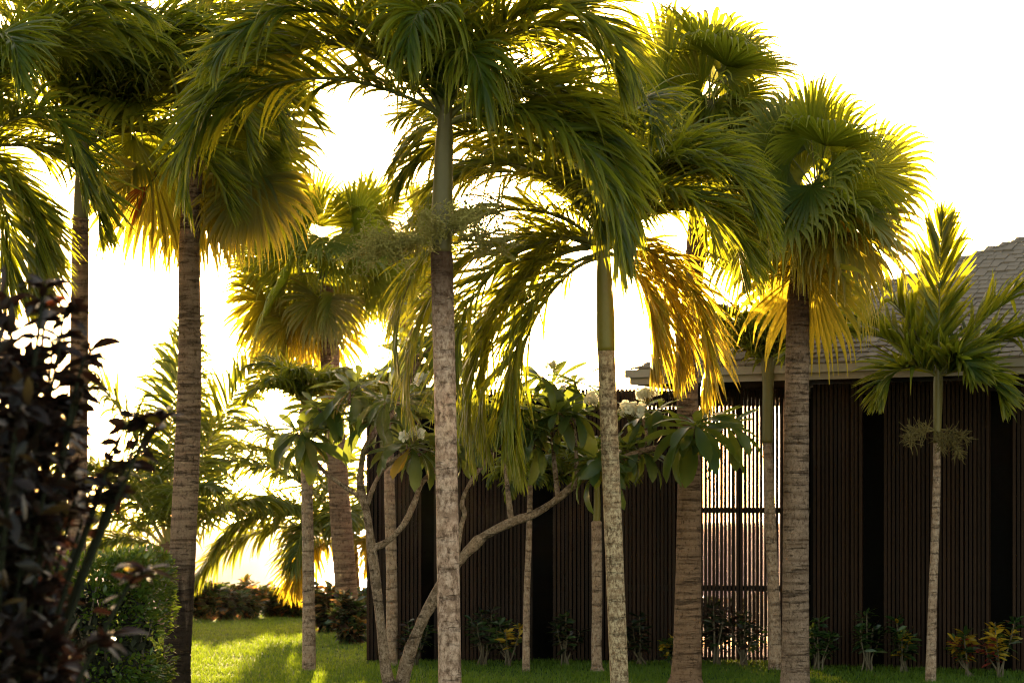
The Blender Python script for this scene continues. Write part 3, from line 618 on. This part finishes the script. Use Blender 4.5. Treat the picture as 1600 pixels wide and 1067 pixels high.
# leaf mesh: long obovate leaf folded along the midrib, arching down
def leaf_mesh(name, mat, L, W, bend, seed, prof=None, fold=.25, K=8):
    g = np.random.default_rng(seed); s = np.linspace(0, 1, K + 1); a = -bend * s**1.2
    D = np.stack([np.cos(a), 0 * s, np.sin(a)], -1); C = np.vstack([[0, 0, 0], np.cumsum(D[1:] * L / K, 0)])
    pr = np.interp(s, *(prof or ([0, .08, .3, .65, .88, 1], [.06, .12, .55, 1, .7, .03])))
    w = W / 2 * pr * (1 + g.normal(0, .04, K + 1)); Nn = np.stack([-D[:, 2], 0 * s, D[:, 0]], -1)
    Wv = np.stack([0 * s, w, 0 * s], -1) + Nn * (w * fold * .6)[:, None] * 0
    V, Q = strips(C[None], Wv[None], (-Nn * (w * fold)[:, None])[None])
    cc = np.zeros((K + 1, 3, 3)); cc[..., 0] = .5; cc[..., 1] = s[:, None]
    o = build(name, V, Q, M[mat], None, None, cc); me = o.data; bpy.data.objects.remove(o); return me
LM = [leaf_mesh('frangipani_leaf', 'plumeria', .40 + .035 * q, .105 + .007 * q, .5 + .28 * q, 60 + q) for q in range(5)]
LY = [leaf_mesh('frangipani_leaf_yellow', 'plumeria_old', .30 + .03 * q, .095, .5 + .4 * q, 70 + q) for q in range(2)]
tips = [(545, 622, 0, 1), (590, 655, -.1, 1), (480, 690, 0, 1), (640, 702, -.3, 1.05), (651, 548, 0, 1), (690, 497, .4, 1), (700, 690, .1, 1), (778, 640, 0, 1), (792, 668, .1, .9), (862, 600, .3, 1),
        (896, 648, 0, 1), (935, 735, -.1, .95), (1000, 706, .1, .8), (1085, 676, -.2, 1.25), (1005, 655, .2, .8), (620, 630, .3, .9), (520, 650, .2, .9), (835, 690, .2, .9), (1095, 668, .25, 1.1), (668, 560, .4, .85)]
nleaf = 0; extra = MB()
sib = []
for (px, py, dd, sc) in tips:
    for _ in range(1 if px > 1040 else 2):
        a_ = rng.uniform(-2.6, -.4); r_ = rng.uniform(28, 52); nx_, ny_, nd_ = px + r_ * math.cos(a_), py + r_ * math.sin(a_) * .55 + 8, dd + rng.normal(0, .22)
        q0 = P(px, py, DP); q0[1] += dd; q0[0] *= 1 + dd / DP; q1 = P(nx_, ny_, DP); q1[1] += nd_; q1[0] *= 1 + nd_ / DP
        mb = MB(); mb.add(*tube(catmull([q0 - base + [0, 0, -.05], (q0 + q1) / 2 - base + [0, 0, -.05], q1 - base], 8), np.linspace(.014, .011, 8), 7)); mb.build('twig', M['plum_bark'], t)
        sib.append((nx_, ny_, nd_, sc * .88))
tips = tips + sib
for (px, py, dd, sc) in tips:
    c = P(px, py, DP); c[1] += dd; c[0] *= 1 + dd / DP; c = c - base
    n = int(rng.integers(13, 16))
    for k in range(n):
        az = k * 2.4 + rng.normal(0, .2); up = .75 - 1.35 * (k / n) + rng.normal(0, .12)
        old = k > n - 4 and rng.random() < .38
        me = LY[rng.integers(2)] if old else LM[min(4, max(0, int(5 * k / n + rng.normal(0, .7))))]
        s = sc * rng.uniform(.8, 1.12)
        lo_ = c + rng.normal(0, .012, 3); eu = (rng.normal(0, .3), -up, az); sca = (s, s * rng.uniform(.85, 1.1), s); nleaf += 1
        if nleaf <= 300: link('leaf', me, t, lo_, eu, sca)
        else:
            vv = np.zeros(len(me.vertices) * 3, np.float32); me.vertices.foreach_get('co', vv); vv = vv.reshape(-1, 3) * sca
            vv = vv @ np.array(Euler(eu).to_matrix()).T + lo_; kq = (len(vv) // 3 - 1)
            qq = np.array([[3 * i_ + h_, 3 * i_ + h_ + 1, 3 * i_ + h_ + 4, 3 * i_ + h_ + 3] for i_ in range(kq) for h_ in range(2)])
            cc = np.zeros((len(vv), 3)); cc[:, 0] = rng.random(); cc[:, 1] = np.repeat(np.linspace(0, 1, kq + 1), 3); extra.add(vv, qq, None, cc)
o = extra.build('leaves', M['plumeria'], t); o['kind'] = 'stuff'
# flowers: five overlapping petals
mb = MB()
for q in range(5):
    a = q * 2 * np.pi / 5; u = np.linspace(0, 1, 5); w = np.array([.004, .012, .017, .014, .003]); r = .006 + .036 * u
    ca, sa = np.cos(a), np.sin(a); Cx = np.stack([r * ca, r * sa, .012 * np.sin(u * 2.2) + .004], -1)
    Wv = np.stack([-sa * w, ca * w, w * .35], -1); V, Q = strips(Cx[None], Wv[None], np.zeros((1, 5, 3)) + [0, 0, -.002])
    cc = np.zeros((5, 3, 3)); cc[..., 0] = .7; cc[..., 1] = u[:, None]; mb.add(V, Q, None, cc)
fo = mb.build('flower', M['petal']); fme = fo.data; bpy.data.objects.remove(fo)
for (px, py, dd, n, sp) in [(645, 686, -.7, 18, .085), (662, 602, -.5, 14, .08), (985, 650, -.45, 28, .12), (1012, 624, -.4, 20, .10), (932, 634, -.45, 16, .09), (866, 572, .3, 9, .06), (700, 545, .3, 8, .07)]:
    c = P(px, py, DP); c[1] += dd; c[0] *= 1 + dd / DP; c = c - base
    mb = MB(); offs = []
    for k in range(n):
        o_ = unit(rng.normal(0, 1, 3)) * sp * rng.uniform(.4, 1.15); o_[2] = abs(o_[2]) * .9; offs.append(o_)
        mb.add(*tube(np.array([[0, 0, -.07], o_ * .5 + [0, 0, -.02], o_]), [.004, .003, .002], 4))
    cl = mb.build('flower_cluster', M['crownshaft'], t, c)
    for o_ in offs:
        q = Vector(o_ + np.array([0, -.06, .03])).to_track_quat('Z', 'Y').to_euler()
        s = rng.uniform(1.0, 1.4); link('flower', fme, cl, o_, (q.x + rng.normal(0, .3), q.y + rng.normal(0, .3), rng.uniform(0, 6)), (s, s, s))

# ------------------------------------------------------------------ villa and slatted screen
DS = 27.7; SZ = 3.12
x0, x1 = (575 - 800) * DS / F, (1250 - 800) * DS / F
sl_v, sl_q = box(-.0155, .0155, -.03, .03, 0.02, SZ)
def slat_mesh():
    o = build('slat', sl_v, sl_q, M['slat'], None, None, None, False); me = o.data; bpy.data.objects.remove(o); return me
SLAT = slat_mesh()
sc = thing('slatted_screen', 'tall dark brown screen of upright wooden slats behind the palms', 'screen', (x0, DS, 0))
rng = np.random.default_rng(61)
def px_at(x, d): return 800 + x * F / d
x = x0
while x < x1:
    px = px_at(x, DS)
    if not (660 < px < 680 or 835 < px < 866):
        link('slat', SLAT, sc, (x - x0 + rng.normal(0, .0015), rng.normal(0, .003), 0), (0, 0, rng.normal(0, .05)), (1, 1, 1 + rng.normal(0, .001)))
    x += .0455
o0, o1 = (968 - 800) * DS / F - x0, (1232 - 800) * DS / F - x0
for nm, b in (('rail', box(o0 - .02, o1 + .3, .035, .10, 1.70, 1.765)), ('rail', box(o0 - .02, o1 + .3, .035, .10, .81, .875)), ('rail', box(o0 - .02, o1 + .3, .036, .10, 3.02, 3.09)),
              ('post', box((1158 - 800) * DS / F - x0 - .03, (1158 - 800) * DS / F - x0 + .03, .101, .18, 0, 3.05)),
              ('post', box(o1 + .02, o1 + .10, .101, .2, 0, 3.05)), ('rail', box(0, o0 - .03, .04, .10, 3.0, 3.06)),
              ('backing_wall', box(.03, o0 - .02, .25, .45, 0, 3.04)), ('side_wall', box(.0, .06, .05, .249, 0, 3.05)),
              ('inner_wall', box((900 - 800) * 30.2 / F - x0, (1086 - 800) * 30.2 / F - x0, 2.4, 2.6, 0, 3.0)), ('inner_wall', box(o0 - .019, o0 + .10, .451, 2.399, 0, 3.0)),
              ('backing_wall', box((1226 - 800) * DS / F - x0, x1 - x0 + .25, .25, .45, 0, 3.04)), ('dimming_pane', box(o0 + .105, (1157 - 800) * DS / F - x0 - .031, .21, .222, .02, 3.04)), ('dimming_pane', box((1158 - 800) * DS / F - x0 + .031, (1225 - 800) * DS / F - x0, .21, .222, .02, 3.04)), ('sky_blocker_lid', box(o0 - .4, o1 + .2, .3, 2.9, 3.06, 3.12))):  # tinted panes added to dim the glare; unseen lid added to block overhead sky
    build(nm, b[0], b[1], M[{'rail': 'rail', 'post': 'rail', 'inner_wall': 'inner_wall', 'dimming_pane': 'dimming_tint'}.get(nm, 'dark_wall')], sc, None, None, False)

# villa frame: u along the eave (towards the right and the viewer), v straight back
ua = R(-26.5); U2 = np.array([math.cos(ua), math.sin(ua), 0]); V2 = np.array([-math.sin(ua), math.cos(ua), 0])
EC = np.array([(984 - 800) * 27.0 / F, 27.0, 0.0])           # plan of the eave corner
vb = EC + V2 * .62 + U2 * 2.15                                   # where the slatted wall begins
villa = thing('villa', 'single storey villa with grey shingled hip roof and dark slatted wall', 'building', EC)
villa.rotation_euler = (0, 0, ua)
LE = 9.0                                                        # eave length built
ws, wy = 1.93, .72                                              # slatted wall start (along u) and distance behind the eave (along v)
def loc_px(u, v):
    w = EC + U2 * u + V2 * v; return 800 + w[0] * F / w[1]
u = ws; k = 0
while u < LE - .6:
    px = loc_px(u, wy)
    if not (1351 < px < 1384 or 1548 < px < 1582):
        link('slat', SLAT, villa, (u + rng.normal(0, .0015), wy + rng.normal(0, .003), 0), (0, 0, rng.normal(0, .05)))
    u += .0475 + 0 * k
build('backing_wall', *box(ws - .02, LE - .5, wy + .25, wy + .45, 0, 3.09), M['dark_wall'], villa, None, None, False)
build('side_wall', *box(ws - .06, ws - .021, wy + .0, wy + 6, 0, 3.09), M['dark_wall'], villa, None, None, False)
build('rail', *box(ws, LE - .5, wy + .04, wy + .10, 3.0, 3.07), M['rail'], villa, None, None, False)
# fascia, soffit, roof deck
EZ, FH, TP = 3.13, .15, .47
build('fascia', *box(0, LE, 0, .03, EZ, EZ + FH), M['fascia'], villa, None, None, False)
build('fascia', *box(0, .03, .031, 7, EZ, EZ + FH), M['fascia'], villa, None, None, False)
build('gutter', *box(-.03, LE, -.07, -.002, EZ + .075, EZ + FH + .01), M['fascia'], villa, None, None, False)
build('soffit', *box(.032, LE, .032, 7, EZ + .03, EZ + .06), M['dark_wall'], villa, None, None, False)
zb = EZ + FH + .012; ru = 3.6
V = [[0.04, .04, zb], [LE, .04, zb], [LE, ru, zb + (ru - .04) * TP], [ru, ru, zb + (ru - .04) * TP], [.04, 7.2, zb], [ru, 7.2, zb + (ru - .04) * TP],
     [LE, 7.2, zb]]
roof = build('roof', V, [[0, 1, 2, 3], [0, 3, 5, 4]], M['shingle'], villa, None, None, False, [[5, 3, 2], [5, 2, 6]])
pit = math.atan(TP); rows = []
shv, shq = box(-.061, .061, 0, .21, 0, .026); shv[[0, 1, 4, 5], 2] += .012
so = build('shingle', shv, shq, M['shingle'], None, None, None, False); SH = so.data; bpy.data.objects.remove(so)
rest = MB(); cand = []
ex = .142; r = 0
slope_len = (ru - .04) / math.cos(pit)
while r * ex < slope_len:
    q = r * ex; vv = .04 + q * math.cos(pit); zz = zb + q * math.sin(pit)
    uu = vv + .02 + rng.uniform(0, .1)
    while uu < LE - .1:
        w = rng.uniform(.7, 1.12)
        cand.append((uu + .064 * w, vv, zz, w)); uu += .132 * w
    r += 1
for (uu, vv, zz, w) in cand:
    wld = EC + U2 * uu + V2 * vv; px = 800 + wld[0] * F / wld[1]; py = HOR - (zz - H) * F / wld[1]
    cand_vis = px < 1606
    rows.append((cand_vis, wld[1], uu, vv, zz, w))
rows.sort(key=lambda q: (not q[0], q[1]))
ca, sa = math.cos(pit), math.sin(pit)
for kk, (vis, _, uu, vv, zz, w) in enumerate(rows):
    dz = rng.normal(0, .003) + .004; tl = rng.normal(0, .012); jy = rng.normal(0, .006)
    if kk < 300:
        link('shingle', SH, roof, (uu, vv - .03 + jy, zz - .012 + dz), (pit + tl * .5 - .03, tl * .6, tl), (w, 1, 1))
    else:
        b = shv * [w, 1, 1]; b = np.stack([b[:, 0] + uu, b[:, 1] * ca - b[:, 2] * sa + vv - .03 + jy, b[:, 1] * sa + b[:, 2] * ca + zz - .012 + dz], -1)
        rest.add(b, shq)
o = rest.build('shingles', M['shingle'], roof, None, False); o['kind'] = 'stuff'
# hip caps
hv, hq = box(-.10, .10, 0, .26, 0, .022); hv[:, 2] -= np.abs(hv[:, 0]) * .25; hv[[0, 1, 4, 5], 2] += .014
ho = build('hip_cap', hv, hq, M['shingle'], None, None, None, False); HC = ho.data; bpy.data.objects.remove(ho)
hl = math.hypot(ru - .04, ru - .04); hp = math.atan2((ru - .04) * TP, hl); q = 0
while q < hl / math.cos(hp):
    w = q * math.cos(hp) / math.sqrt(2) + .03
    link('hip_cap', HC, roof, (w, w, zb + q * math.sin(hp) + .018), (hp - .04, rng.normal(0, .03), R(-45) + rng.normal(0, .03))); q += .17

# terrace and pool behind the open part of the screen
xa = (1085 - 800) * 28.0 / F
o = build('terrace', *box(xa - 3.0, xa + 4, 28.15, 30.0, -.1, .03), M['terrace'], None, None, None, False); o['kind'] = 'structure'
o = build('pool', *box(xa - 3.0, xa + 4, 30.02, 33.5, -.1, .015), M['pool'], None, None, None, False); o['kind'] = 'structure'

# ------------------------------------------------------------------ shrubs
def leaf_cloud(pos, dirs, rng, L, W, colr, bend=.5, K=3, fold=.2, jit=.25):
    n = len(pos); L = L * rng.uniform(.7, 1.25, n); W = W * rng.uniform(.75, 1.2, n)
    D = unit(dirs + rng.normal(0, jit, (n, 3))); C = [pos]; Ds = [D]; cur = pos
    for k in range(K):
        D = unit(D + np.array([0, 0, -bend / K])); cur = cur + D * (L / K)[:, None]; C.append(cur); Ds.append(D)
    C = np.stack(C, 1); Ds = np.stack(Ds, 1)
    up = np.array([0, 0, 1.]) + rng.normal(0, .5, (n, 3)); S = unit(np.cross(up[:, None], Ds)); Nn = np.cross(Ds, S)
    pr = np.interp(np.linspace(0, 1, K + 1), [0, .35, .65, 1], [.12, .95, .9, .06])
    w = W[:, None] / 2 * pr[None]
    V, Q = strips(C, S * w[..., None], -Nn * (w * fold)[..., None])
    cc = np.repeat(colr, (K + 1) * 3, 0) if colr is not None else None
    if colr is None:
        cc = np.zeros((n, K + 1, 3, 3)); cc[..., 0] = rng.random(n)[:, None, None]; cc[..., 1] = np.linspace(0, 1, K + 1)[None, :, None]; cc = cc.reshape(-1, 3)
    return V, Q, cc

PAL = dict(green=[(.020, .045, .012), (.05, .085, .018), (.03, .06, .015)], yellow=[(.38, .24, .02), (.50, .34, .03), (.06, .08, .015)],
           copper=[(.26, .12, .04), (.34, .19, .06), (.10, .07, .02), (.06, .07, .015), (.08, .09, .02)], red=[(.30, .03, .03), (.16, .03, .02)], dark=[(.014, .022, .010), (.03, .035, .014), (.04, .02, .012)])
def croton(seed, label, px, d, h, wid, mix, ns=7, per=26, L=.13, W=.042, group='croton shrubs along the screen', ybase=None, low=.55):
    rng = np.random.default_rng(seed); base = G(px, d)
    if ybase is not None: base[2] = ybase
    t = thing('croton_shrub', label, 'shrub', base, group)
    mb = MB(); pos = []; dr = []; cl = []
    keys = list(mix); wts = np.array([mix[k] for k in keys]); wts = wts / wts.sum()
    for s in range(ns):
        a = rng.uniform(0, 2 * np.pi); rr = wid / 2 * math.sqrt(rng.random()); hh = h * rng.uniform(.55, 1.0) * (1 - .25 * (rr / (wid / 2))**2)
        p = np.array([[rng.normal(0, .03), rng.normal(0, .03), 0], [rr * np.cos(a) * .35, rr * np.sin(a) * .35, hh * .35], [rr * np.cos(a) * .8, rr * np.sin(a) * .8, hh * .7], [rr * np.cos(a), rr * np.sin(a), hh]])
        path = catmull(p, 10); mb.add(*tube(path, np.linspace(.012, .004, 10), 5))
        key = keys[rng.choice(len(keys), p=wts)]
        for k in range(per):
            u = 1 - low * rng.random()**1.4; b = np.array([np.interp(u, np.linspace(0, 1, 10), path[:, i]) for i in range(3)])
            aa = k * 2.4 + rng.normal(0, .2); pos.append(b); dr.append([np.cos(aa), np.sin(aa), .25 + 1.2 * (u - .6)])
            kk = key if rng.random() < .75 else keys[rng.choice(len(keys), p=wts)]
            cl.append(np.array(PAL[kk][rng.integers(len(PAL[kk]))]) * rng.uniform(.7, 1.25))
    mb.build('stems', M['twig'], t)
    V, Q, cc = leaf_cloud(np.array(pos), np.array(dr), rng, L, W, np.array(cl))
    build('foliage', V, Q, M['croton'], t, None, cc)
    return t
sh = [(650, 26.9, .55, .45, dict(dark=3, green=1), 'low dark croton at the foot of the sloping frangipani stem'),
      (757, 27.0, .70, .42, dict(green=3, dark=2), 'dark green croton on bare stems, right of the mottled trunk'),
      (797, 26.9, .62, .42, dict(green=2, yellow=1.2, dark=1), 'green croton with a few yellow leaves left of the thinnest trunk'),
      (882, 27.0, .64, .46, dict(green=2, dark=2), 'dark croton before the black gap in the screen'),
      (1000, 27.0, .62, .40, dict(dark=3, green=1), 'dark croton just right of the lichen spotted trunk'),
      (1052, 26.6, .42, .22, dict(green=1, yellow=1), 'small sparse croton left of the thick brown fan palm trunk'),
      (1118, 27.0, .68, .40, dict(dark=3, green=1), 'dark croton right of the thick brown trunk, against bright slats'),
      (1160, 26.9, .72, .42, dict(dark=3, green=2, yellow=.4), 'croton silhouetted against the brightest slats'),
      (1280, 26.0, .62, .34, dict(green=3, dark=1), 'green croton just right of the ringed fan palm trunk'),
      (1355, 25.9, .78, .40, dict(green=3, dark=2), 'tall dark green croton in front of a black wall gap'),
      (1410, 25.7, .66, .30, dict(green=2, yellow=1, dark=1), 'narrow croton with yellow specks left of the slim right palm'),
      (1513, 25.0, .56, .32, dict(yellow=3, green=2, red=.6), 'low yellow croton with orange leaves at its foot'),
      (1562, 24.9, .72, .38, dict(yellow=3, green=1, red=.6), 'tall yellow leaved croton at the right edge')]
for k, (px, d, h, w, mix, lb) in enumerate(sh): croton(200 + k, lb, px, d, h, w, mix)
GS = 'copper crotons at the lawn edge'
for k, (px, d, h, w, lb) in enumerate([(318, 39.5, .70, .85, 'copper croton at the lawn edge against the stained trunk'), (352, 39.2, .68, .75, 'dense dark copper croton at the lawn edge before the sea'),
        (388, 39.6, .70, .70, 'highest croton of the lawn edge row'), (424, 40.6, .52, .62, 'low red copper croton in the middle of the lawn edge row'), (452, 40.5, .56, .62, 'copper croton at the lawn edge left of the slim lone trunk'),
        (480, 40.6, .55, .6, 'copper croton hidden behind the slim lone trunk'), (510, 35.0, .72, .55, 'dark copper croton between lone trunk and leaning palm'), (548, 31.5, .70, .50, 'dark croton at the foot of the leaning palm'),
        (285, 39.8, .66, .8, 'croton at the lawn edge behind the stained palm trunk'), (566, 34.5, .75, .5, 'copper croton beside the corner of the screen')]):
    croton(230 + k, lb, px, d, h, w, dict(copper=1.3, dark=1.2, green=1.8) if k not in (6, 7) else dict(dark=3, copper=1.2, green=1), 24, 44, .16, .065, GS, low=.97)
for k, (px, d, h) in enumerate([(1110, 34.6, .62), (1150, 34.9, .55), (1195, 34.7, .66), (1235, 35.2, .6), (1070, 34.8, .6)]):
    croton(250 + k, ['garden shrub beyond the pool seen through slats by the thick trunk', 'lowest garden shrub beyond the pool seen through the slats', 'garden shrub beyond the pool seen through slats left of the slim palm',
           'garden shrub beyond the pool seen behind the slim palm', 'garden shrub beyond the pool hidden by the thick trunk'][k], px, d, h, .8, dict(dark=2, copper=1, green=2), 12, 30, .15, .06, 'shrubs beyond the pool')

# clipped hedge behind the purple bush
rng = np.random.default_rng(71); base = G(150, 19.4)
t = thing('clipped_hedge', 'dense clipped glossy green hedge at the left, beside the stained palm trunk', 'hedge', base)
n = 15000
a = unit(rng.normal(0, 1, (n, 3))); hw, hd, hh = .66, .75, 1.33
s = np.abs(a) ** .45 * np.sign(a); s = s / np.maximum(np.abs(s).max(1, keepdims=True), 1e-6) * .25 + s * .75
lump = 1 + .05 * np.sin(a[:, 0] * 7 + a[:, 2] * 5) + .04 * np.sin(a[:, 1] * 9 + a[:, 2] * 8)
pos = s * np.array([hw, hd, hh * .53]) * lump[:, None] * (1 - .22 * rng.random((n, 1))**2) + np.array([-.12, 0, hh * .48])
k = pos[:, 2] > .02; pos, a = pos[k], a[k]
V, Q, cc = leaf_cloud(pos, a + np.array([0, 0, .35]), rng, .062, .030, None, .4, 3, .25, .5)
build('foliage', V, Q, M['hedge'], t, None, cc)
mb = MB()
for k in range(14):
    b = np.array([rng.uniform(-.6, .4), rng.uniform(-.5, .5), 0]); p = np.array([b, b + [rng.normal(0, .08), rng.normal(0, .08), .5], b + [rng.normal(0, .15), rng.normal(0, .15), 1.1]]); mb.add(*tube(catmull(p, 10), np.linspace(.02, .006, 10), 5))
mb.build('stems', M['twig'], t)
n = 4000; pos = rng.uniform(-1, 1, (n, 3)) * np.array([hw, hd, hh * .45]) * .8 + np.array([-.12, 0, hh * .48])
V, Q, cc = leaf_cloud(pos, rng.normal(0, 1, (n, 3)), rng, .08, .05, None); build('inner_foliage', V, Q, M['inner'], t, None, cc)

# dark purple bush close to the camera
rng = np.random.default_rng(72); DB = 8.2; base = np.array([(20 - 800) * DB / F, DB, 0])
t = thing('purple_bush', 'dark purple leaved bush close to the viewer, out of focus at the left edge', 'bush', base)
outline = np.array([[420, 0], [470, 15], [520, 35], [560, 55], [610, 85], [650, 135], [700, 125], [760, 125], [820, 108], [880, 92], [930, 104], [980, 112], [1040, 112], [1100, 110], [1570, 110]], float)
mb = MB(); pos = []; dr = []; big = []
REACH = [(238, 645), (140, 545), (88, 478), (70, 438), (225, 890), (200, 985), (195, 715), (130, 600), (205, 645), (50, 452), (250, 655), (165, 760), (60, 700), (60, 520)]
for sidx in range(64):
    py = rng.uniform(415, 1120) if sidx > 18 else rng.uniform(430, 1080); lim = np.interp(py, outline[:, 0], outline[:, 1])
    px = lim - abs(rng.normal(0, 55)) - 14 if sidx < 44 else rng.uniform(-160, lim - 20)
    if sidx < len(REACH): px, py = REACH[sidx]
    tipp = P(px, py, DB); tipp[1] += rng.normal(0, .22); tipp = tipp - base
    b = np.array([rng.normal(-.05, .06), rng.normal(0, .06), 0]); mid = np.array([tipp[0] * .35 - .05, tipp[1] * .5, tipp[2] * .55])
    path = catmull(np.array([b, mid, tipp * [.8, 1, .93], tipp]), 16); mb.add(*tube(path, np.linspace(.014, .004, 16), 5))
    for k in range(22):
        u = 1 - .38 * rng.random()**1.3; p_ = np.array([np.interp(u, np.linspace(0, 1, 16), path[:, i]) for i in range(3)])
        aa = k * 2.4 + rng.normal(0, .3); pos.append(p_); dr.append([np.cos(aa), np.sin(aa), rng.uniform(-.1, .7)]); big.append(sidx < 44 and u > .86)
mb.build('stems', M['inner'], t)
pos, dr, big = np.array(pos), np.array(dr), np.array(big)
PL = [leaf_mesh('purple_leaf', 'purple', .085 + .012 * q, .034 + .004 * q, .4 + .3 * q, 80 + q, ([0, .1, .4, .75, 1], [.1, .45, 1, .85, .1]), .3, 5) for q in range(4)]
PLX = [leaf_mesh('yellow_leaf', 'plumeria_old', .08, .034, .6, 90, ([0, .1, .4, .75, 1], [.1, .45, 1, .85, .1]), .3, 5), leaf_mesh('red_leaf', 'fan_red', .08, .034, .6, 91, ([0, .1, .4, .75, 1], [.1, .45, 1, .85, .1]), .3, 5)]
idx = np.where(big)[0][:290]
for i in idx:
    dv = dr[i] / np.linalg.norm(dr[i]); me = PL[rng.integers(4)] if rng.random() > .06 else PLX[rng.integers(2)]
    s = rng.uniform(.75, 1.3); link('leaf', me, t, pos[i], (rng.normal(0, .5), -math.asin(dv[2]) + rng.normal(0, .2), math.atan2(dv[1], dv[0])), (s, s, s))
m_ = np.ones(len(pos), bool); m_[idx] = False
xp, xd = pos[m_], dr[m_]
n = 4200; yy = rng.uniform(.1, 1.05, n); pyy = HOR - (yy * 2.35 - H) * F / DB; lim = np.interp(pyy, outline[:, 0], outline[:, 1])
pxx = lim - 30 - np.abs(rng.normal(0, 110, n)); q = np.stack([(pxx - 800) * DB / F, DB + rng.normal(0, .3, n), yy * 2.35], -1) - base
q = q[pyy > 440]
xp = np.vstack([xp, q]); xd = np.vstack([xd, rng.normal(0, 1, (len(q), 3))])
V, Q, cc = leaf_cloud(xp, xd, rng, .095, .040, None, .5, 4, .3, .3)
o = build('foliage', V, Q, M['purple'], t, None, cc); o['kind'] = 'stuff'

# ------------------------------------------------------------------ warm evening air over the shore
m, nt, out = newmat('haze')
pv = N(nt, 'ShaderNodeVolumePrincipled'); pv.inputs['Density'].default_value = .00002; pv.inputs['Anisotropy'].default_value = .93
pv.inputs['Color'].default_value = (.97, .87, .70, 1); nt.links.new(pv.outputs[0], out.inputs['Volume'])
o = build('haze', *box(-15500, 15500, -70, 20500, -12.5, 9), m, None, None, None, False); o['kind'] = 'stuff'
